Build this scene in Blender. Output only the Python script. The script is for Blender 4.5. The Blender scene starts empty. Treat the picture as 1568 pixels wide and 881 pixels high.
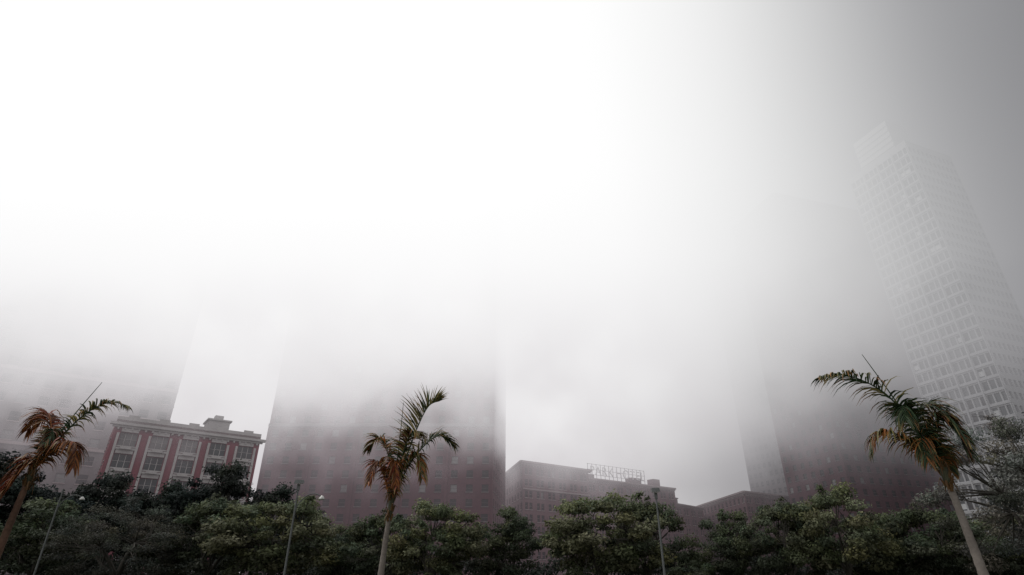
import bpy, math, random
import numpy as np
from mathutils import Vector
R=random.Random(7)
scene=bpy.context.scene
scene.view_settings.view_transform='Standard'
scene.view_settings.look='None'
scene.view_settings.exposure=0
COL=scene.collection

# ---------------------------------------------------------------- materials
def newmat(name):
    m=bpy.data.materials.new(name); m.use_nodes=True
    nt=m.node_tree; nt.nodes.clear()
    out=nt.nodes.new('ShaderNodeOutputMaterial')
    return m,nt,out
def L(nt,a,b): nt.links.new(a,b)
def math_n(nt,op,a,b=None,c=None):
    n=nt.nodes.new('ShaderNodeMath'); n.operation=op
    for i,v in enumerate((a,b,c)):
        if v is None: continue
        if isinstance(v,(int,float)): n.inputs[i].default_value=v
        else: L(nt,v,n.inputs[i])
    return n.outputs[0]
def ramp(nt,fac,stops,interp='LINEAR'):
    n=nt.nodes.new('ShaderNodeValToRGB'); cr=n.color_ramp; cr.interpolation=interp
    while len(cr.elements)>1: cr.elements.remove(cr.elements[-1])
    for i,(p,c) in enumerate(stops):
        if not isinstance(c,tuple): c=(c,c,c)
        e=cr.elements[0] if i==0 else cr.elements.new(p)
        e.position=p; e.color=(c[0],c[1],c[2],1)
    L(nt,fac,n.inputs[0]); return n.outputs[0]
def noise(nt,vec,scale,detail=3,rough=0.55):
    n=nt.nodes.new('ShaderNodeTexNoise'); n.inputs['Scale'].default_value=scale
    n.inputs['Detail'].default_value=detail; n.inputs['Roughness'].default_value=rough
    if vec is not None: L(nt,vec,n.inputs['Vector'])
    return n.outputs['Fac']

def surf(name,c1,c2,scale=0.6,rough=0.85,fine=12,spec=0.3,bump=0.0):
    m,nt,out=newmat(name)
    g=nt.nodes.new('ShaderNodeNewGeometry')
    a=noise(nt,g.outputs['Position'],scale,5,0.65)
    b=noise(nt,g.outputs['Position'],scale*fine,3,0.6)
    f=math_n(nt,'ADD',math_n(nt,'MULTIPLY',a,0.65),math_n(nt,'MULTIPLY',b,0.35))
    c=ramp(nt,f,[(0.32,c1),(0.68,c2)])
    p=nt.nodes.new('ShaderNodeBsdfPrincipled')
    L(nt,c,p.inputs['Base Color']); p.inputs['Roughness'].default_value=rough
    p.inputs['Specular IOR Level'].default_value=spec
    if bump:
        bn=nt.nodes.new('ShaderNodeBump'); bn.inputs['Strength'].default_value=bump
        L(nt,b,bn.inputs['Height']); L(nt,bn.outputs[0],p.inputs['Normal'])
    L(nt,p.outputs[0],out.inputs[0]); return m
def glass(name,c1,c2,rough=0.12,scale=0.35,spec=0.5):
    m,nt,out=newmat(name)
    g=nt.nodes.new('ShaderNodeNewGeometry')
    a=noise(nt,g.outputs['Position'],scale,2)
    c=ramp(nt,a,[(0.35,c1),(0.65,c2)])
    p=nt.nodes.new('ShaderNodeBsdfPrincipled')
    L(nt,c,p.inputs['Base Color']); p.inputs['Roughness'].default_value=rough
    p.inputs['Specular IOR Level'].default_value=spec
    L(nt,p.outputs[0],out.inputs[0]); return m
def leafmat(name,transl=0.3,rough=0.6):
    m,nt,out=newmat(name)
    at=nt.nodes.new('ShaderNodeAttribute'); at.attribute_name='tint'
    p=nt.nodes.new('ShaderNodeBsdfPrincipled'); L(nt,at.outputs['Color'],p.inputs['Base Color'])
    p.inputs['Roughness'].default_value=rough; p.inputs['Specular IOR Level'].default_value=0.2
    t=nt.nodes.new('ShaderNodeBsdfTranslucent'); L(nt,at.outputs['Color'],t.inputs['Color'])
    mx=nt.nodes.new('ShaderNodeMixShader'); mx.inputs[0].default_value=transl
    L(nt,p.outputs[0],mx.inputs[1]); L(nt,t.outputs[0],mx.inputs[2]); L(nt,mx.outputs[0],out.inputs[0])
    return m

M_brick=surf('hotel_brick',(0.095,0.050,0.058),(0.17,0.095,0.105),0.12,0.9,20)
M_stone=surf('hotel_stone',(0.22,0.175,0.178),(0.32,0.265,0.268),0.3,0.85)
M_dark=glass('dark_glass',(0.006,0.007,0.008),(0.016,0.018,0.019),0.3,spec=0.2)
M_teal=glass('teal_glass',(0.015,0.026,0.027),(0.04,0.06,0.06),0.2,spec=0.4)
M_blind=glass('blind_glass',(0.10,0.10,0.10),(0.17,0.17,0.17),0.4)
M_red=surf('red_brick',(0.13,0.022,0.034),(0.20,0.042,0.058),0.4,0.9)
M_white=surf('white_stone',(0.27,0.26,0.255),(0.42,0.405,0.40),0.5,0.85)
M_maroon=surf('maroon_brick',(0.058,0.024,0.031),(0.115,0.05,0.06),0.08,0.9,15)
M_grey=surf('grey_concrete',(0.10,0.085,0.088),(0.17,0.15,0.153),0.15,0.9)
M_roof=surf('roof_felt',(0.06,0.06,0.06),(0.1,0.1,0.1),0.5)
M_tower=surf('tower_cladding',(0.50,0.50,0.51),(0.64,0.64,0.65),0.1,0.6)
M_tglass=glass('tower_glass',(0.15,0.16,0.165),(0.28,0.29,0.295),0.2,0.12)
M_pent=surf('penthouse_cladding',(0.74,0.74,0.74),(0.82,0.82,0.82),0.1,0.6)
M_metal=surf('painted_metal',(0.06,0.065,0.065),(0.12,0.125,0.125),3,0.5)
M_lens=surf('lamp_lens',(0.35,0.35,0.33),(0.5,0.5,0.48),4,0.3)
M_bark=surf('bark',(0.03,0.027,0.022),(0.075,0.068,0.06),2.5,0.95,6,bump=0.5)
M_leaf=leafmat('foliage')
M_frond=leafmat('palm_frond',0.25,0.45)

# ---------------------------------------------------------------- mesh helpers
def mkmesh(name,verts,faces,mat,tint=None,smooth=False):
    me=bpy.data.meshes.new(name); me.from_pydata([tuple(v) for v in verts],[],faces)
    mats=mat if isinstance(mat,list) else [mat]
    for m in mats: me.materials.append(m)
    if tint is not None:
        a=me.color_attributes.new('tint','FLOAT_COLOR','POINT')
        a.data.foreach_set('color',np.asarray(tint,dtype=np.float32).ravel())
    if smooth:
        me.polygons.foreach_set('use_smooth',[True]*len(me.polygons))
    me.update(); return me
def mkobj(name,me,loc=(0,0,0),parent=None):
    o=bpy.data.objects.new(name,me); COL.objects.link(o); o.location=loc
    if parent: o.parent=parent
    return o
def empty(name,loc=(0,0,0)):
    e=bpy.data.objects.new(name,None); COL.objects.link(e); e.location=loc; e.empty_display_size=0.5; return e

class Build:
    def __init__(s): s.p={}
    def part(s,n,mat):
        if n not in s.p: s.p[n]=[[],[],mat]
        return s.p[n]
    def quad(s,n,mat,*pts):
        v,f,_=s.part(n,mat); i=len(v); v.extend(pts); f.append(tuple(range(i,i+len(pts))))
    def box(s,n,mat,x0,x1,y0,y1,z0,z1):
        P=[(x0,y0,z0),(x1,y0,z0),(x1,y1,z0),(x0,y1,z0),(x0,y0,z1),(x1,y0,z1),(x1,y1,z1),(x0,y1,z1)]
        s.hexa(n,mat,P)
    def hexa(s,n,mat,P):
        v,f,_=s.part(n,mat); i=len(v); v.extend(P)
        for q in ((0,3,2,1),(4,5,6,7),(0,1,5,4),(1,2,6,5),(2,3,7,6),(3,0,4,7)): f.append(tuple(i+k for k in q))
    def done(s,name,loc=(0,0,0)):
        e=empty(name,loc)
        for n,(v,f,m) in s.p.items():
            mkobj(n,mkmesh(n,v,f,m),parent=e)
        return e
class Wall:
    def __init__(s,b,p0,p1):
        s.b=b; s.p0=p0; dx,dy=p1[0]-p0[0],p1[1]-p0[1]; s.len=math.hypot(dx,dy); s.d=(dx/s.len,dy/s.len); s.n=(s.d[1],-s.d[0])
    def q(s,u,z,o=0): return (s.p0[0]+s.d[0]*u+s.n[0]*o, s.p0[1]+s.d[1]*u+s.n[1]*o, z)
    def rect(s,n,m,u0,u1,z0,z1,o=0): s.b.quad(n,m,s.q(u0,z0,o),s.q(u1,z0,o),s.q(u1,z1,o),s.q(u0,z1,o))
    def box(s,n,m,u0,u1,z0,z1,o0,o1):
        s.b.hexa(n,m,[s.q(u0,z0,o1),s.q(u1,z0,o1),s.q(u1,z0,o0),s.q(u0,z0,o0),s.q(u0,z1,o1),s.q(u1,z1,o1),s.q(u1,z1,o0),s.q(u0,z1,o0)])
    def grid(s,wm,tm,z0,z1,nb,nf,wf=0.45,hf=0.55,rec=0.3,gm=M_dark,gm2=M_blind,pb=0.12,sill=True,mull=True,pair=False,mw=0.06):
        bw=s.len/nb; fh=(z1-z0)/nf
        for j in range(nf):
            a=z0+j*fh; wz0=a+fh*(1-hf)*0.5; wz1=wz0+fh*hf
            s.rect('walls',wm,0,s.len,a,wz0); s.rect('walls',wm,0,s.len,wz1,a+fh)
            cur=0
            for i in range(nb):
                c=(i+0.5)*bw
                ws=[(c-bw*wf/2,c+bw*wf/2)] if not pair else [(c-bw*wf/2,c-bw*0.05),(c+bw*0.05,c+bw*wf/2)]
                for (u0,u1) in ws:
                    s.rect('walls',wm,cur,u0,wz0,wz1); cur=u1
                    g=gm2 if R.random()<pb else gm
                    gn='window_glass' if g is gm else 'window_blinds'
                    s.rect(gn,g,u0,u1,wz0,wz1,-rec)
                    q=s.q
                    s.b.quad('walls',wm,q(u0,wz0,0),q(u0,wz1,0),q(u0,wz1,-rec),q(u0,wz0,-rec))
                    s.b.quad('walls',wm,q(u1,wz1,0),q(u1,wz0,0),q(u1,wz0,-rec),q(u1,wz1,-rec))
                    s.b.quad('walls',wm,q(u0,wz1,0),q(u1,wz1,0),q(u1,wz1,-rec),q(u0,wz1,-rec))
                    s.b.quad('walls',wm,q(u1,wz0,0),q(u0,wz0,0),q(u0,wz0,-rec),q(u1,wz0,-rec))
                    if sill: s.box('sills',tm,u0-0.12,u1+0.12,wz0-0.2,wz0-0.01,0.002,0.16)
                    if mull:
                        m=(wz0+wz1)/2
                        s.box('window_frames',tm,u0,u1,m-mw/2,m+mw/2,-rec+0.003,-rec+0.08)
            s.rect('walls',wm,cur,s.len,wz0,wz1)
def cornice(w,tm,z,out,h,k=0,ext=True):
    e=out if ext else 0
    w.box('cornice',tm,-e,w.len+e,z-h+k*0.004,z+k*0.004,0.003,out)
    w.box('cornice',tm,-e*0.5,w.len+e*0.5,z-h*1.8+k*0.004,z-h-0.002+k*0.004,0.003,out*0.5)
    n=int(w.len/1.1)
    for i in range(n):
        c=(i+0.5)*w.len/n
        w.box('cornice_brackets',tm,c-0.15,c+0.15,z-h*2.6,z-h*1.8-0.004,0.003,out*0.42)
def roof(b,pts,z,mat=M_roof,n='roof'): b.quad(n,mat,*[(x,y,z) for x,y in pts])

# ---------------------------------------------------------------- brick hotel (E plan, three wings)
b=Build(); H=34.6
A=(3.2,180); A2=(-9,236); Bp=(25.3,196); Bi=(25.0,198); C=(60.4,222.5)
w=Wall(b,A2,A); w.grid(M_brick,M_stone,0,H-1.2,14,10,0.45,0.56,0.4); w.rect('walls',M_brick,0,w.len,H-1.2,H); cornice(w,M_stone,H,1.0,0.6,0)
w=Wall(b,A,Bp); w.grid(M_brick,M_stone,0,H-1.2,6,10,0.62,0.58,0.4,pair=True); w.rect('walls',M_brick,0,w.len,H-1.2,H); cornice(w,M_stone,H,1.0,0.6,1)
w.box('string_course',M_stone,0,w.len,H-8.3,H-7.9,0.003,0.3)
w.box('string_course',M_stone,0,w.len,12.2,12.7,0.003,0.3)
w=Wall(b,Bp,(12,243)); w.rect('walls',M_brick,0,w.len,0,H)
roof(b,[A2,A,Bp,(12,243)],H-0.02)
H2=32.4
w=Wall(b,Bi,C); w.grid(M_brick,M_stone,0,H2-1.2,10,9,0.6,0.58,0.4,pair=True); w.rect('walls',M_brick,0,w.len,H2-1.2,H2); cornice(w,M_stone,H2,0.9,0.5,0,False)
w.box('string_course',M_stone,0,w.len,H2-8.0,H2-7.6,0.003,0.3)
w2=Wall(b,C,(48,246)); w2.rect('walls',M_brick,0,w2.len,0,H2)
roof(b,[Bi,C,(48,246),(12,225)],H2-0.02)
for (u,du,h,o) in ((4,3,2.2,-4),(24,5,2.6,-3),(36,3.5,3.2,-3.5)):
    w.box('roof_plant',M_brick,u,u+du,H2,H2+h,o-3,o)
H3=27.3
w=Wall(b,(60,223),(75,238.5)); w.grid(M_brick,M_stone,0,H3-1,4,8,0.6,0.58,0.4,pair=True); w.rect('walls',M_brick,0,w.len,H3-1,H3); cornice(w,M_stone,H3,0.7,0.45,0,False)
w.box('roof_plant',M_brick,2,7,H3,H3+2.3,-8,-2.5)
w.box('roof_plant',M_stone,1.7,7.3,H3+2.302,H3+2.6,-8.3,-2.2)
roof(b,[(60,223),(75,238.5),(70,262),(48,246)],H3-0.02)
H4=30.7; D0=(81,262); D1=(84,217); D2=(114,237)
w=Wall(b,D0,D1); w.grid(M_brick,M_stone,0,H4-1.2,12,9,0.45,0.56,0.4); w.rect('walls',M_brick,0,w.len,H4-1.2,H4); cornice(w,M_stone,H4,1.0,0.6,0)
w=Wall(b,D1,D2); w.grid(M_brick,M_stone,0,H4-1.2,8,9,0.6,0.58,0.4,pair=True); w.rect('walls',M_brick,0,w.len,H4-1.2,H4); cornice(w,M_stone,H4,1.0,0.6,1)
w=Wall(b,D2,(110,270)); w.rect('walls',M_brick,0,w.len,0,H4)
w=Wall(b,(72,238),(82,262)); w.rect('walls',M_brick,0,w.len,0,H3-0.1)
roof(b,[D0,D1,D2,(110,270)],H4-0.02)
# rooftop sign scaffold
ws=Wall(b,Bi,C)
for i in range(15):
    u=2+i*1.95; ws.box('sign_frame',M_metal,u-0.04,u+0.04,H2,H2+5.2,-1.6,-1.45)
    ws.box('sign_frame',M_metal,u-0.05,u+0.05,H2,H2+0.15,-3.4,-1.6)
for z in (1.6,3.3,5.1): ws.box('sign_frame',M_metal,1.8,29.6,H2+z-0.04,H2+z+0.04,-1.75,-1.62)
hotel=b.done('brick_hotel')
for txt,u in (('PARK',2.6),('HOTEL',14.6)):
    cu=bpy.data.curves.new('sign_letters','FONT'); cu.body=txt; cu.size=4.3; cu.extrude=0.08; cu.offset=-0.03; cu.space_character=1.1
    to=bpy.data.objects.new('sign_letters',cu); COL.objects.link(to)
    to.location=ws.q(u,H2+1.5,-1.2); to.rotation_euler=(math.radians(90),0,math.atan2(ws.d[1],ws.d[0])); to.parent=hotel
    cu.materials.append(M_pent)

# ---------------------------------------------------------------- mid brick high-rise
b=Build(); Hm=112
p0=(-64,150);p1=(-4.8,150);p2=(-2,182);p3=(-64,182)
w=Wall(b,p0,p1)
w.grid(M_maroon,M_grey,0,38,15,11,0.42,0.5,pb=0.14)
w.box('string_course',M_grey,0,w.len,37.8,38.6,0.003,0.5)
w.grid(M_grey,M_grey,38.0,Hm,15,21,0.42,0.52,pb=0.2)
for i in range(0,16,3): w.box('pilasters',M_maroon,max(0,i*w.len/15-0.35),min(w.len,i*w.len/15+0.35),0,37.7,0.004,0.35)
w=Wall(b,p1,p2); w.grid(M_maroon,M_grey,0,Hm,7,32,0.4,0.5)
w=Wall(b,p3,p0); w.grid(M_maroon,M_grey,0,Hm,7,32,0.4,0.5)
w=Wall(b,p2,p3); w.rect('walls',M_maroon,0,w.len,0,Hm)
roof(b,[p0,p1,p2,p3],Hm); b.done('brick_high_rise')

# ---------------------------------------------------------------- ornate apartment building
b=Build(); Ho=28.2
p0=(-72.5,104);p1=(-52.0,119);
dv=(-0.59*18,0.81*18); p2=(p1[0]+dv[0],p1[1]+dv[1]); p3=(p0[0]+dv[0],p0[1]+dv[1])
w=Wall(b,p0,p1); nb=5; nf=7; bw=w.len/nb; fh=(Ho-1.5)/nf
w.grid(M_red,M_white,0,Ho-1.5,nb,nf,0.56,0.62,0.35,gm=M_teal,pb=0.2,mull=True)
w.rect('walls',M_white,0,w.len,Ho-1.5,Ho); cornice(w,M_white,Ho-0.6,0.9,0.45,0)
w.box('parapet',M_white,0,w.len,Ho-0.59,Ho+0.6,-0.4,0.0)
for i in range(nb):
    c=(i+0.5)*bw
    for sgn in (-1,1):
        u=c+sgn*bw*0.345; w.box('pilasters',M_white,u-0.2,u+0.2,0,Ho-2.4,0.004,0.35)
    for j in range(nf):
        z=j*fh
        w.box('spandrels',M_white,c-bw*0.27,c+bw*0.27,z+fh*0.83,z+fh*1.0,0.004,0.22)
        w.box('spandrels',M_white,c-bw*0.30,c+bw*0.30,z+0.02,z+fh*0.1,0.004,0.4)
        w.box('spandrels',M_white,c-bw*0.17,c+bw*0.17,z+0.06,z+fh*0.13,0.41,0.75)
        for t in (-0.1,0.1): w.box('window_frames',M_white,c+t*bw-0.05,c+t*bw+0.05,z+fh*0.19,z+fh*0.81,-0.34,-0.22)
    w.box('parapet_crest',M_white,c-0.9,c+0.9,Ho+0.6,Ho+1.0,-0.35,-0.05)
w=Wall(b,p3,p0); w.grid(M_red,M_white,0,Ho,4,7,0.4,0.55,gm=M_teal)
w=Wall(b,p1,p2); w.grid(M_red,M_white,0,Ho,4,7,0.4,0.55,gm=M_teal)
w=Wall(b,p2,p3); w.rect('walls',M_red,0,w.len,0,Ho)
roof(b,[p0,p1,p2,p3],Ho-0.5)
w=Wall(b,p0,p1); w.box('penthouse',M_white,15.5,19.5,Ho-0.5,Ho+2.8,-8,-3); w.box('penthouse',M_white,15.2,19.8,Ho+2.802,Ho+3.1,-8.3,-2.7); w.box('penthouse',M_grey,16.7,18.3,Ho+3.102,Ho+4.2,-6,-4.4)
b.done('ornate_apartment_building')

# ---------------------------------------------------------------- far-left high-rise
b=Build(); Hl=96
p1=(-81.5,135);p0=(-150,88);p2=(-96,156);p3=(-166,110)
w=Wall(b,p0,p1); w.grid(M_grey,M_stone,0,Hl,22,25,0.5,0.5,pb=0.2)
for z in (11.5,26.9,42.3): w.box('string_course',M_stone,0,w.len,z,z+0.6,0.003,0.5)
w=Wall(b,p1,p2); w.grid(M_grey,M_stone,0,Hl,6,25,0.4,0.5)
w=Wall(b,p2,p3); w.rect('walls',M_grey,0,w.len,0,Hl)
w=Wall(b,p3,p0); w.rect('walls',M_grey,0,w.len,0,Hl)
roof(b,[p0,p1,p2,p3],Hl); b.done('stone_high_rise')

# ---------------------------------------------------------------- right background block + faint distant tower
b=Build(); Hr=150
p0=(112,198);p1=(190,222);p2=(180,250);p3=(104,226)
w=Wall(b,p0,p1); w.grid(M_maroon,M_grey,0,Hr,20,40,0.45,0.5,pb=0.15)
w=Wall(b,p3,p0); w.grid(M_maroon,M_grey,0,Hr,7,40,0.45,0.5)
w=Wall(b,p1,p2); w.rect('walls',M_maroon,0,w.len,0,Hr)
w=Wall(b,p2,p3); w.rect('walls',M_maroon,0,w.len,0,Hr)
roof(b,[p0,p1,p2,p3],Hr); b.done('brick_office_block')
b=Build(); Hf=160
p0=(124,262);p1=(149,272);p2=(139,296);p3=(114,286)
w=Wall(b,p0,p1); w.grid(M_grey,M_stone,0,Hf,8,40,0.5,0.55,0.2,pb=0.15,sill=False)
w=Wall(b,p3,p0); w.grid(M_grey,M_stone,0,Hf,8,40,0.5,0.55,0.2,sill=False)
w=Wall(b,p1,p2); w.rect('walls',M_grey,0,w.len,0,Hf)
w=Wall(b,p2,p3); w.rect('walls',M_grey,0,w.len,0,Hf)
roof(b,[p0,p1,p2,p3],Hf); b.done('concrete_tower')

# ---------------------------------------------------------------- glass office tower
b=Build(); Ht=136
pc=(134.4,150);pl=(126.7,171.4);pr=(155.9,158.4);pb_=(148.2,179.8)
w=Wall(b,pl,pc); nf=36
w.grid(M_tower,M_tower,0,Ht-2,12,nf,0.8,0.66,0.35,M_tglass,M_blind,0.12,sill=False,mull=False)
for i in range(nf):
    z=i*(Ht-2)/nf; w.box('spandrel_bands',M_tower,0,w.len,z-0.25,z+0.35,0.003,0.45)
for i in (0,3,6,9,12): 
    u=i*w.len/12; w.box('fins',M_tower,max(0,u-0.2),min(w.len,u+0.2),0,Ht-2,0.46,0.75)
for k in range(16):
    # lowered pale blinds in random window groups
    i=R.randrange(11); j=R.randrange(3,nf-2); fh=(Ht-2)/nf; w.box('blinds',M_pent,i*w.len/12+0.25,(i+1+R.randrange(2))*w.len/12-0.25,j*fh+1.0,j*fh+2.4,-0.33,-0.2)
w.rect('walls',M_tower,0,w.len,Ht-2,Ht)
w=Wall(b,pc,pr)
w.grid(M_tower,M_tower,0,Ht-2,11,nf,0.55,0.55,0.6,M_tglass,M_blind,0.08,sill=False,mull=False)
w.rect('walls',M_tower,0,w.len,Ht-2,Ht)
w=Wall(b,pr,pb_); w.rect('walls',M_tower,0,w.len,0,Ht)
w=Wall(b,pb_,pl); w.rect('walls',M_tower,0,w.len,0,Ht)
roof(b,[pl,pc,pr,pb_],Ht)
w=Wall(b,pl,pc); w.box('penthouse',M_pent,5,18.5,Ht+0.01,Ht+13,-11,-1.2)
for k in range(5): w.box('penthouse_louvres',M_pent,5.1,18.4,Ht+1.5+k*2.3,Ht+2.3+k*2.3,-1.19,-0.95)
b.done('glass_office_tower')

# ---------------------------------------------------------------- trees
def tube(V,F,T,pts,rads,seg=6,col=(0.05,0.045,0.04,1)):
    base=len(V); n=len(pts)
    for i,p in enumerate(pts):
        p=Vector(p)
        t=(Vector(pts[min(i+1,n-1)])-Vector(pts[max(i-1,0)])).normalized()
        a=t.cross(Vector((0.13,0.97,0.2))).normalized(); c=t.cross(a)
        for k in range(seg):
            an=2*math.pi*k/seg; V.append(tuple(p+(a*math.cos(an)+c*math.sin(an))*rads[i])); T.append(col)
    for i in range(n-1):
        for k in range(seg):
            k2=(k+1)%seg; F.append((base+i*seg+k,base+i*seg+k2,base+(i+1)*seg+k2,base+(i+1)*seg+k))
def leaves(rs,centers,radii,tints,per,size,flat=0.55):
    Vs=[];Ts=[]
    for c,r,tn in zip(centers,radii,tints):
        n=int(per*(r*r))
        d=rs.normal(size=(n,3)); d/=np.linalg.norm(d,axis=1)[:,None]
        rad=(rs.uniform(0.2,1.08,size=n))**0.55
        rad*=1+0.3*np.sin(d[:,0]*5+c[0]*3)*np.cos(d[:,1]*6+c[1]*2)
        d[:,2]=np.where(d[:,2]<0,d[:,2]*0.6,d[:,2])
        p=np.array(c)+d*rad[:,None]*np.array([r,r,r*flat])
        nrm=d*0.7+rs.normal(size=(n,3))*0.5+np.array([0,0,0.6]); nrm/=np.linalg.norm(nrm,axis=1)[:,None]
        a=np.cross(nrm,rs.normal(size=(n,3))); a/=np.linalg.norm(a,axis=1)[:,None]; bb=np.cross(nrm,a)
        s=size*rs.uniform(0.6,1.4,size=n)[:,None]
        q=np.stack([p-a*s,p-bb*s*0.5,p+a*s,p+bb*s*0.5],axis=1)
        Vs.append(q.reshape(-1,3))
        # upper leaves of a clump tinted paler: light from above painted into the colour
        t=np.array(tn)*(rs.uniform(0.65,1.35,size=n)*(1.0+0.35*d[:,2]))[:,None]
        Ts.append(np.repeat(np.concatenate([t,np.ones((n,1))],axis=1),4,axis=0))
    return np.concatenate(Vs),np.concatenate(Ts)
def treemesh(name,seed,H=9.5,Rr=4.8,ncl=72,per=190,size=0.16,base=(0.075,0.085,0.05),rc=(0.75,1.4),sparse=False,flat=0.62):
    rs=np.random.RandomState(seed)
    V=[];F=[];T=[]
    cs=[];rads=[];tn=[]
    p1,p2,p3=rs.uniform(0,6.28,3)
    for i in range(ncl):
        th=rs.uniform(0,2*math.pi); cz=rs.uniform(-0.75,1); sz=math.sqrt(1-cz*cz)
        k=rs.uniform(0.85,1.05) if rs.rand()<0.82 else rs.uniform(0.3,0.7)
        lob=1+0.2*math.sin(3*th+p1)+0.13*math.sin(5*th+p2+cz*3)
        rr_=Rr*0.84*k*lob*(0.75+0.25*sz)
        x=rr_*sz*math.cos(th)*1.1; y=rr_*sz*math.sin(th)*1.1
        z=H*0.54+H*0.40*cz*k*(1+0.14*math.sin(2*th+p3))
        r=rs.uniform(*rc)
        z=min(z,H-r*flat*0.7)
        cs.append((x,y,z)); rads.append(r)
        f=rs.uniform(0.6,1.4)*(0.2+1.0*z/H); tn.append((base[0]*f*rs.uniform(0.85,1.15),base[1]*f,base[2]*f*rs.uniform(0.8,1.15)))  # lower clumps tinted darker, crown shade painted into the leaves
    for i in range(34):
        j=rs.randint(len(cs)); c=cs[j]
        if c[2]<H*0.5: continue
        v=np.array(c)-np.array((0,0,H*0.5)); v/=np.linalg.norm(v)
        q=np.array(c)+v*rads[j]*rs.uniform(0.7,1.1)*np.array([1,1,0.7]); cs.append(tuple(q)); rads.append(rs.uniform(0.3,0.5)); tn.append(tn[j])
    fork=(rs.uniform(-.3,.3),rs.uniform(-.3,.3),H*0.24)
    tube(V,F,T,[(0,0,0),(fork[0]*0.4,fork[1]*0.6,H*0.13),fork],[H*0.032,H*0.024,H*0.022],8)
    limbs=[]
    for i in range(7):
        an=i*0.9+rs.uniform(-.3,.3); e=(math.cos(an)*Rr*0.4,math.sin(an)*Rr*0.4,H*rs.uniform(0.45,0.66))
        mid=((fork[0]+e[0])*0.5+rs.uniform(-.3,.3),(fork[1]+e[1])*0.5+rs.uniform(-.3,.3),(fork[2]+e[2])*0.5)
        tube(V,F,T,[fork,mid,e],[H*0.017,H*0.012,H*0.008],5); limbs.append(e)
    for c in cs:
        e=min(limbs,key=lambda l:(l[0]-c[0])**2+(l[1]-c[1])**2+(l[2]-c[2])**2)
        mid=tuple((e[k]+c[k])*0.5+rs.uniform(-.25,.25) for k in range(3))
        tube(V,F,T,[e,mid,c],[H*0.006,H*0.004,0.012],4)
        for _ in range(2 if not sparse else 4):
            d=rs.normal(size=3); d/=np.linalg.norm(d); d[2]=abs(d[2])*0.6
            e2=tuple(np.array(c)+d*rs.uniform(0.7,1.1)); tube(V,F,T,[c,e2],[0.016,0.006],3)
    nb=len(F)
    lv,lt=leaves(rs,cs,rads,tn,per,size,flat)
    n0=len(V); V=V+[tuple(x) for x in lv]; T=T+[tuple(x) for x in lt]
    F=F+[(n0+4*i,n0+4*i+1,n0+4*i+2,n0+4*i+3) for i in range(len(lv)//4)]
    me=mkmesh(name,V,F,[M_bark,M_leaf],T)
    idx=np.ones(len(F),dtype=np.int32); idx[:nb]=0; me.polygons.foreach_set('material_index',idx)
    return me
G1=(0.070,0.084,0.050);G2=(0.125,0.138,0.076);GD=(0.024,0.032,0.028);GG=(0.072,0.075,0.062);GP=(0.125,0.127,0.113)
meshes={
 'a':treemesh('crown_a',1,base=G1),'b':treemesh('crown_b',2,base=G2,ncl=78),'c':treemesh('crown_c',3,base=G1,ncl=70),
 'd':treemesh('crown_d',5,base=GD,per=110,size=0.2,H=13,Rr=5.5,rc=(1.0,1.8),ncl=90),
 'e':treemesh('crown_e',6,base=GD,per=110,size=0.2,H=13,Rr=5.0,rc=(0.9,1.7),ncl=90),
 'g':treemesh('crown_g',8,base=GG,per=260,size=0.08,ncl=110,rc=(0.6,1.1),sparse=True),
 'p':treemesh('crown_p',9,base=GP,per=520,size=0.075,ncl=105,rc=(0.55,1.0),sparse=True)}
HT={'a':9.5,'b':9.5,'c':9.5,'d':13,'e':13,'g':9.5,'p':9.5}
def tree(k,x,y,h,wd=1.0):
    o=mkobj('tree',meshes[k],(x,y,0)); s=h/HT[k]; o.scale=(s*wd,s*wd,s); o.rotation_euler=(0,0,R.uniform(0,6.28))
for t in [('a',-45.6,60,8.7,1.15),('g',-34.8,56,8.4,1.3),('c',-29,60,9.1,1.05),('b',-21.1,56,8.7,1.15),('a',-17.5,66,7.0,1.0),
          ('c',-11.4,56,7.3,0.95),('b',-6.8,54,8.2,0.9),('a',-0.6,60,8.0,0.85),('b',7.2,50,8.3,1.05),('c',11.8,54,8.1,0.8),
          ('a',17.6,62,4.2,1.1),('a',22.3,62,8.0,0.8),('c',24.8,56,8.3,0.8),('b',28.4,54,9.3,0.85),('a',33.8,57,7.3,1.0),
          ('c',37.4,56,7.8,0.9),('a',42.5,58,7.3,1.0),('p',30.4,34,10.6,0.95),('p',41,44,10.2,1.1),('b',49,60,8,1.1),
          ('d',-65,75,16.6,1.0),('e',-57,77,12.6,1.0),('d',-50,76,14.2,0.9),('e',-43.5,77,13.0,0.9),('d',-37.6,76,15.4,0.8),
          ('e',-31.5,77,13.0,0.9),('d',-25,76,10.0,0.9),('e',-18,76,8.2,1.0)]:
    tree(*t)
# distant hedge-like mass of trees behind the row
rs=np.random.RandomState(20); cs=[];rd=[];tn=[]
for i in range(330):
    x=-66+i*0.41+rs.uniform(-1,1); zz=rs.uniform(0.6,4.0)
    cs.append((x,70+rs.uniform(-2,2),zz)); rd.append(rs.uniform(1.1,1.8)); f=rs.uniform(0.7,1.3); tn.append((0.024*f,0.030*f,0.023*f))
lv,lt=leaves(rs,cs,rd,tn,80,0.2,0.8)
mkobj('distant_trees',mkmesh('distant_trees',lv,[(4*i,4*i+1,4*i+2,4*i+3) for i in range(len(lv)//4)],M_leaf,lt))

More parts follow.
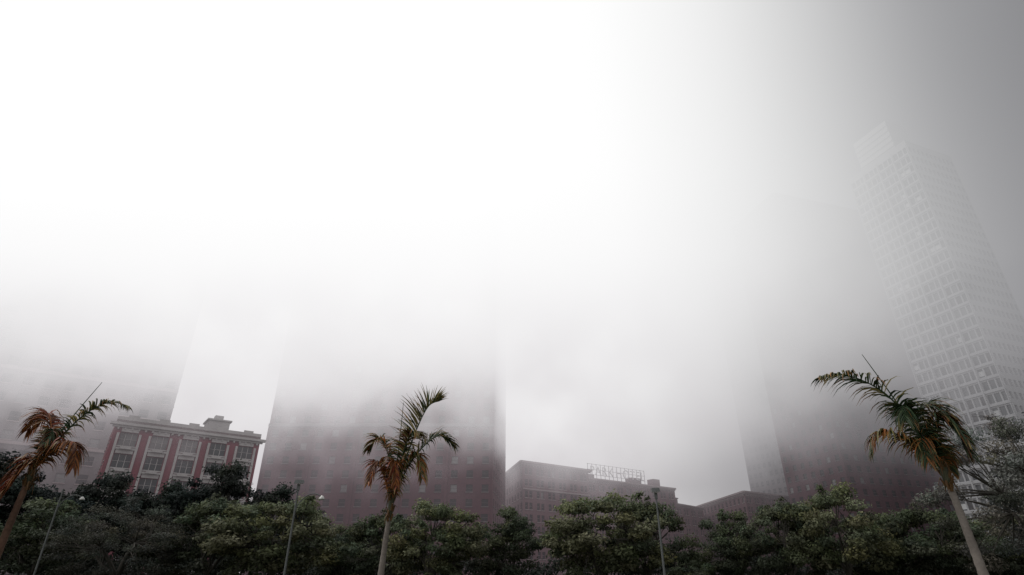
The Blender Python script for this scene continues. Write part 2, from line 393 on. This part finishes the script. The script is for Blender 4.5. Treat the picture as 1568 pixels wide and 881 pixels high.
# ---------------------------------------------------------------- palms
GREEN=(0.030,0.052,0.024);YEL=(0.21,0.175,0.07);ORG=(0.25,0.09,0.025);BRN=(0.10,0.040,0.020);RED=(0.17,0.038,0.02)
def bez(pts,n):
    P=[Vector(p) for p in pts]; out=[]
    m=len(P)-1
    for i in range(n+1):
        t=i/n*m; k=min(int(t),m-1); f=t-k
        p0=P[max(k-1,0)];p1=P[k];p2=P[k+1];p3=P[min(k+2,m)]
        out.append(0.5*((2*p1)+(-p0+p2)*f+(2*p0-5*p1+4*p2-p3)*f*f+(-p0+3*p1-3*p2+p3)*f**3))
    return out
def palm(name,base,top,s,fronds,seed,r0=0.15,tm=None,reds=False):
    rr=random.Random(seed); e=empty(name,(base[0],base[1],0))
    tv=Vector((top[0]-base[0],top[1]-base[1],top[2]))
    V=[];F=[];T=[]
    n=34; pts=[];rad=[]
    for i in range(n+1):
        t=i/n; p=Vector((tv[0]*t**1.5,tv[1]*t,tv[2]*t)); pts.append(p)
        r=r0*(1.1-0.5*t)+(0.07*math.exp(-t*12))
        rad.append(r*(1.06 if i%2 else 0.97))
    tube(V,F,T,pts,rad,12); mkobj('trunk',mkmesh('trunk',V,F,tm or M_palmtrunk,smooth=True),parent=e)
    V=[];F=[];T=[]
    tube(V,F,T,[tv-Vector((0,0,0.5)),tv,tv+Vector((0,0,0.5)),tv+Vector((0,0,0.95))],[r0*0.65,r0*0.85,r0*0.7,r0*0.3],10,(0.07,0.07,0.04,1))
    for k in range(18):
        an=rr.uniform(0,6.28); z=rr.uniform(-0.7,0.3); d=Vector((math.cos(an),math.sin(an),0))
        tube(V,F,T,[tv+d*r0*0.6+Vector((0,0,z)),tv+d*r0*1.3+Vector((0,0,z+0.25)),tv+d*r0*(1.6+rr.random())+Vector((0,0,z+0.3-rr.random()*0.5))],[0.05,0.035,0.008],5,(0.13,0.07,0.03,1))
    mkobj('crownshaft',mkmesh('crownshaft',V,F,M_frond,T),parent=e)
    for fi,(pts,dy,cols,ll,tw,droop) in enumerate(fronds):
        V=[];F=[];T=[]
        m=len(pts)-1
        P=[tv+Vector((p[0]*s,dy*(i/m)**1.3,p[1]*s)) for i,p in enumerate(pts)]
        C=bez(P,52); N=len(C)-1
        tube(V,F,T,C,[0.035*(1-0.85*i/N)+0.004 for i in range(N+1)],5,(cols[0][0]*1.4,cols[0][1]*1.4,cols[0][2]*1.4,1))
        if ll>0:
            for i in range(6,N+1):
                f=i/N; t=(C[min(i+1,N)]-C[i-1]).normalized()
                side=t.cross(Vector((0,0,1)));
                if side.length<0.2: side=Vector((0,1,0))
                side.normalize(); up=side.cross(t).normalized()
                for sg in (-1,1):
                  for rep in range(2):
                    if rr.random()<0.15: continue
                    a=tw*sg+rr.uniform(-0.25,0.25)
                    sd=(side*sg*math.cos(a)+up*math.sin(a)*sg)
                    ln=ll*(0.45+0.8*math.sin(math.pi*min(1,(f*0.85+0.12))))*rr.uniform(0.7,1.2)
                    d=(sd*0.8+t*(0.45+0.35*f)+Vector((rr.uniform(-.15,.15),rr.uniform(-.15,.15),rr.uniform(-.15,.15)))).normalized()
                    p=C[i]-t*rep*0.025; wv=d.cross(up+Vector((rr.uniform(-.8,.8),rr.uniform(-.8,.8),0)))
                    if wv.length<0.1: wv=t.copy()
                    wv.normalize(); w0=0.033*rr.uniform(0.7,1.3)
                    cc=rr.choice(cols); tip=rr.choice((cc,cc,YEL,ORG)); k=rr.uniform(0.6,1.35)
                    b0=len(V); q=p.copy(); dd=d.copy()
                    for j in range(5):
                        fj=j/4; ww=w0*(0.6 if j==0 else (1.0-0.9*max(0,fj-0.4)/0.6))
                        c3=[(cc[x]*(1-fj**2)+tip[x]*fj**2)*k for x in range(3)]+[1]
                        V.append(tuple(q-wv*ww));V.append(tuple(q+wv*ww));T.append(c3);T.append(c3)
                        dd=(dd+Vector((0,0,-droop*(0.35+fj*0.5)))).normalized(); q=q+dd*ln/4
                    for j in range(4): F.append((b0+2*j,b0+2*j+1,b0+2*j+3,b0+2*j+2))
        mkobj('frond_%d'%(fi+1) if ll>0 else 'spear_leaf',mkmesh('frond',V,F,M_frond,T),parent=e)
M_palmtrunk=surf('palm_trunk',(0.10,0.085,0.075),(0.23,0.20,0.18),1.2,0.9,9,bump=0.4)
M_palmtrunk_b=surf('palm_trunk_brown',(0.06,0.035,0.025),(0.15,0.085,0.06),1.2,0.9,9,bump=0.4)
g=[GREEN,GREEN,YEL]; br=[ORG,BRN,RED,BRN]; mx=[GREEN,YEL,ORG]
palm('palm_tree',(-5.2,25),(-5.0,25,4.5),0.0280,[
  ([(0,0),(18,70),(34,120),(48,146),(64,152)],-0.4,[GREEN,YEL,YEL],0.95,1.1,0.25),
  ([(0,0),(20,55),(46,92),(66,104),(84,94)],0.6,g,0.95,0.6,0.6),
  ([(0,0),(-8,60),(-20,88),(-34,98),(-44,84)],0.3,mx,0.75,0.6,0.7),
  ([(0,0),(-14,42),(-24,58),(-30,30)],-0.6,br,0.7,0.5,0.8),
  ([(0,0),(16,52),(36,70),(46,34)],-0.6,[YEL,ORG,GREEN],0.75,0.5,0.8),
  ([(0,0),(-4,40),(4,58),(12,20)],-1.0,br,0.6,0.5,0.9),
  ([(0,0),(12,70),(24,100),(38,98)],-0.8,[GREEN,BRN,YEL],0.8,0.5,0.8),
  ([(0,0),(4,80),(5,154)],0,g,0,0,0)],3,0.14)
palm('palm_tree',(-18.1,22),(-17.9,22,5.3),0.0245,[
  ([(0,0),(24,56),(48,94),(76,112),(104,106)],0.4,[GREEN,GREEN,YEL],0.65,0.5,0.7),
  ([(0,0),(20,30),(42,44),(62,38),(72,6)],-0.4,br,0.85,0.4,0.95),
  ([(0,0),(6,50),(-6,84),(-22,92),(-38,66)],0.2,br,0.85,0.4,0.9),
  ([(0,0),(-8,20),(-22,-10),(-32,-70),(-36,-140)],-0.5,[RED,BRN],0.8,0.5,0.9),
  ([(0,0),(-6,10),(-16,-30),(-22,-80),(-24,-110)],-0.9,[RED,ORG,BRN],0.6,0.5,0.9),
  ([(0,0),(12,45),(24,60),(30,38)],-0.8,[GREEN,BRN],0.5,0.5,0.8),
  ([(0,0),(25,70),(60,142)],0,g,0,0,0)],4,0.15,M_palmtrunk_b)
palm('palm_tree',(14.85,20),(14.65,20,5.0),0.0222,[
  ([(0,0),(-26,72),(-56,118),(-94,142),(-132,150),(-164,142)],-0.5,[GREEN,GREEN,GREEN,GREEN,YEL],0.95,0.45,0.7),
  ([(0,0),(-28,38),(-56,60),(-80,60),(-94,34)],0.3,mx,0.8,0.4,0.9),
  ([(0,0),(-22,60),(-6,96),(14,96),(28,62)],-0.5,[GREEN],0.95,0.5,0.8),
  ([(0,0),(-6,60),(12,86),(24,60),(28,20)],-0.6,[GREEN,GREEN,GREEN,BRN],0.85,0.5,0.8),
  ([(0,0),(-30,70),(-44,98),(-56,70)],-0.7,[GREEN],0.9,0.5,0.9),
  ([(0,0),(-14,40),(-28,46),(-36,10)],-0.5,[GREEN,GREEN,ORG],0.7,0.5,0.9),
  ([(0,0),(-2,56),(8,78),(16,40)],-1.0,[GREEN,GREEN,BRN],0.8,0.5,0.9),
  ([(0,0),(10,30),(22,34),(28,4)],0.5,[GREEN,ORG],0.6,0.5,0.9),
  ([(0,0),(-40,110),(-72,190)],0,g,0,0,0)],5,0.15)

# ---------------------------------------------------------------- street lamps
def lamp(x,y,h,arm=1,face=0.0,box=True):
    b=Build(); e=None
    V=[];F=[];T=[]
    tube(V,F,T,[(0,0,0.0),(0,0,0.5)],[0.14,0.13],12); tube(V,F,T,[(0,0,0.5),(0,0,h-0.25)],[0.08,0.05],12)
    b.p['pole']=[V,F,M_metal]
    if box:
        b.hexa('lamp_head',M_metal,[(-0.27,-0.3,h-0.1),(0.27,-0.3,h-0.1),(0.27,0.3,h-0.02),(-0.27,0.3,h-0.02),(-0.22,-0.24,h+0.14),(0.22,-0.24,h+0.14),(0.24,0.24,h+0.18),(-0.24,0.24,h+0.18)])
        b.hexa('lens',M_lens,[(-0.22,-0.24,h-0.14),(0.22,-0.24,h-0.14),(0.22,0.24,h-0.07),(-0.22,0.24,h-0.07),(-0.22,-0.24,h-0.105),(0.22,-0.24,h-0.105),(0.22,0.24,h-0.035),(-0.22,0.24,h-0.035)])
        b.box('yoke',M_metal,-0.09,0.09,-0.07,0.07,h-0.5,h-0.12)
    if arm:
        V=[];F=[];T=[]
        pts=bez([(0,0,h-1.9),(0.2*arm,0,h-1.3),(0.7*arm,0,h-0.8),(1.2*arm,0,h-0.72),(1.6*arm,0,h-0.9)],14)
        tube(V,F,T,pts,[0.035]*15,8); b.p['arm']=[V,F,M_metal]
        xx=1.62*arm
        V=[];F=[];T=[]
        tube(V,F,T,[(xx,0,h-0.82),(xx,0,h-0.9),(xx,0,h-1.02),(xx,0,h-1.08)],[0.05,0.12,0.2,0.17],12); b.p['arm_lamp']=[V,F,M_lens]
    e=b.done('street_lamp',(x,y,0)); e.rotation_euler=(0,0,face)
lamp(-14.3,40,7.6,1,0.1); lamp(9.1,38,6.8,0,-0.1); lamp(-37.5,50,8.8,1,0.2,False)

# ---------------------------------------------------------------- ground, road, pavement
def sheet(n,x0,x1,y0,y1,z,m): mkobj(n,mkmesh(n,[(x0,y0,z),(x1,y0,z),(x1,y1,z),(x0,y1,z)],[(0,1,2,3)],m))
sheet('ground',-3000,3000,-3000,3000,0,surf('grass_ground',(0.035,0.045,0.02),(0.08,0.08,0.045),0.3,0.95))
sheet('road',-300,300,82,94,0.004,surf('asphalt',(0.04,0.04,0.04),(0.065,0.065,0.065),0.8,0.9))
M_pave=surf('paving',(0.2,0.19,0.18),(0.3,0.29,0.27),0.8,0.9)
for y0 in (79,94):
    bb=Build(); bb.box('pavement',M_pave,-300,300,y0,y0+3,0.001,0.13); p=bb.p['pavement']; mkobj('pavement',mkmesh('pavement',p[0],p[1],M_pave))
bb=Build()
for i in range(70): x=-260+i*7.5; bb.quad('m',M_white,(x,87.92,0.008),(x+3,87.92,0.008),(x+3,88.08,0.008),(x,88.08,0.008))
p=bb.p['m']; mkobj('road_markings',mkmesh('road_markings',p[0],p[1],M_white))

# ---------------------------------------------------------------- fog bank (volume that glows by itself, also lights the scene)
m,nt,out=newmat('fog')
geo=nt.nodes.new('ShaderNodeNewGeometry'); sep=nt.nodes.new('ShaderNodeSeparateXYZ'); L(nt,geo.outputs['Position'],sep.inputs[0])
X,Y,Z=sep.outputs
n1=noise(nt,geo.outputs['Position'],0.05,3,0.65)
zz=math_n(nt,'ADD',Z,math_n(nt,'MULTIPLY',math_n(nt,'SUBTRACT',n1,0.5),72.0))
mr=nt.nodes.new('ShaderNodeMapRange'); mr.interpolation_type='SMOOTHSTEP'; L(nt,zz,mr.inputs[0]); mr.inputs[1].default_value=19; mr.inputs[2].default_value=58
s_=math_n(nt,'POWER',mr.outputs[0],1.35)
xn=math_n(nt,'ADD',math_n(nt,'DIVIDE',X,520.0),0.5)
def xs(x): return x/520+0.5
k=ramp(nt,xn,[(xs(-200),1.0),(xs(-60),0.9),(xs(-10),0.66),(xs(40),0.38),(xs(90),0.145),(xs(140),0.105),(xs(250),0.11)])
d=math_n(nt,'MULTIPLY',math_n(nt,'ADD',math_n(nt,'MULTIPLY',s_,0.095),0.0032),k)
br_=ramp(nt,xn,[(0.0,1.0),(xs(-10),1.0),(xs(20),0.97),(xs(45),0.86),(xs(72),0.65),(xs(98),(0.40,0.40,0.41)),(xs(140),(0.23,0.23,0.24)),(1,(0.17,0.17,0.19))])  # glow falls from bright left to dark right, daylight put into the emission
zb=ramp(nt,math_n(nt,'DIVIDE',Z,100.0),[(0.08,(0.22,0.185,0.203)),(0.22,(0.42,0.375,0.40)),(0.34,(0.72,0.70,0.715)),(0.50,(0.93,0.925,0.93)),(0.7,1.0)])  # glow dims to mauve near the ground, shade put into its colour
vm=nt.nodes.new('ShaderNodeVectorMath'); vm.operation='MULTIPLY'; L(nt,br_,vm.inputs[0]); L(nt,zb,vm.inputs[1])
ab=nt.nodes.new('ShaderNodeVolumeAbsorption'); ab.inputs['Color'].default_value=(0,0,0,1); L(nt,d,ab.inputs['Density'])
em=nt.nodes.new('ShaderNodeEmission'); L(nt,vm.outputs[0],em.inputs['Color']); L(nt,math_n(nt,'MULTIPLY',d,1.03),em.inputs['Strength'])  # emission stands in for daylight scattered in the fog
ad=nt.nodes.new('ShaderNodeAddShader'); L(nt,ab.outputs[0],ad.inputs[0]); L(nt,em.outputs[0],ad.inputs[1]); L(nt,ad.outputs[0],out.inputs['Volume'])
try: m.cycles.volume_step_rate=0.6
except Exception as ex: print('step rate',ex)
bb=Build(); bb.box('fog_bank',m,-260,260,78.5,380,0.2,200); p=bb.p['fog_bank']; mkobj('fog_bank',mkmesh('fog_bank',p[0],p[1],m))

# ---------------------------------------------------------------- world + sun
wd=bpy.data.worlds.new('World'); scene.world=wd; wd.use_nodes=True; nt=wd.node_tree; nt.nodes.clear()
out=nt.nodes.new('ShaderNodeOutputWorld')
sky=nt.nodes.new('ShaderNodeTexSky'); sky.sky_type='NISHITA'; sky.sun_disc=False
sky.sun_elevation=math.radians(57); sky.sun_rotation=math.radians(-79); sky.dust_density=5
bg1=nt.nodes.new('ShaderNodeBackground'); L(nt,sky.outputs[0],bg1.inputs[0]); bg1.inputs[1].default_value=0.08
tc=nt.nodes.new('ShaderNodeTexCoord'); sp=nt.nodes.new('ShaderNodeSeparateXYZ'); L(nt,tc.outputs['Generated'],sp.inputs[0])
nz=noise(nt,tc.outputs['Generated'],2.2,4,0.55)
xx=math_n(nt,'ADD',sp.outputs[0],math_n(nt,'MULTIPLY',math_n(nt,'SUBTRACT',nz,0.5),0.14))
fx=math_n(nt,'MULTIPLY_ADD',xx,0.5,0.5)
oc=ramp(nt,fx,[(0.0,1.0),(0.49,1.0),(0.56,0.96),(0.62,0.84),(0.68,0.61),(0.74,(0.39,0.39,0.40)),(0.825,(0.20,0.20,0.212)),(1,(0.15,0.15,0.17))])
bg2=nt.nodes.new('ShaderNodeBackground'); L(nt,oc,bg2.inputs[0]); bg2.inputs[1].default_value=1.03
ms=nt.nodes.new('ShaderNodeMixShader'); ms.inputs[0].default_value=0.96
L(nt,bg1.outputs[0],ms.inputs[1]); L(nt,bg2.outputs[0],ms.inputs[2]); L(nt,ms.outputs[0],out.inputs[0])
sl=bpy.data.lights.new('sun','SUN'); sl.energy=1.3; sl.angle=math.radians(12); sl.color=(1,0.96,0.9)
so=bpy.data.objects.new('sun',sl); COL.objects.link(so); so.location=(-60,10,100)
so.rotation_euler=Vector((-0.5,0.1,0.8)).to_track_quat('Z','Y').to_euler()

# ---------------------------------------------------------------- camera
cd=bpy.data.cameras.new('camera'); cd.lens=20; cd.sensor_width=36; cd.clip_end=8000
co=bpy.data.objects.new('camera',cd); COL.objects.link(co); co.location=(0,0,1.7); co.rotation_euler=(math.radians(117.3),0,0)
scene.camera=co
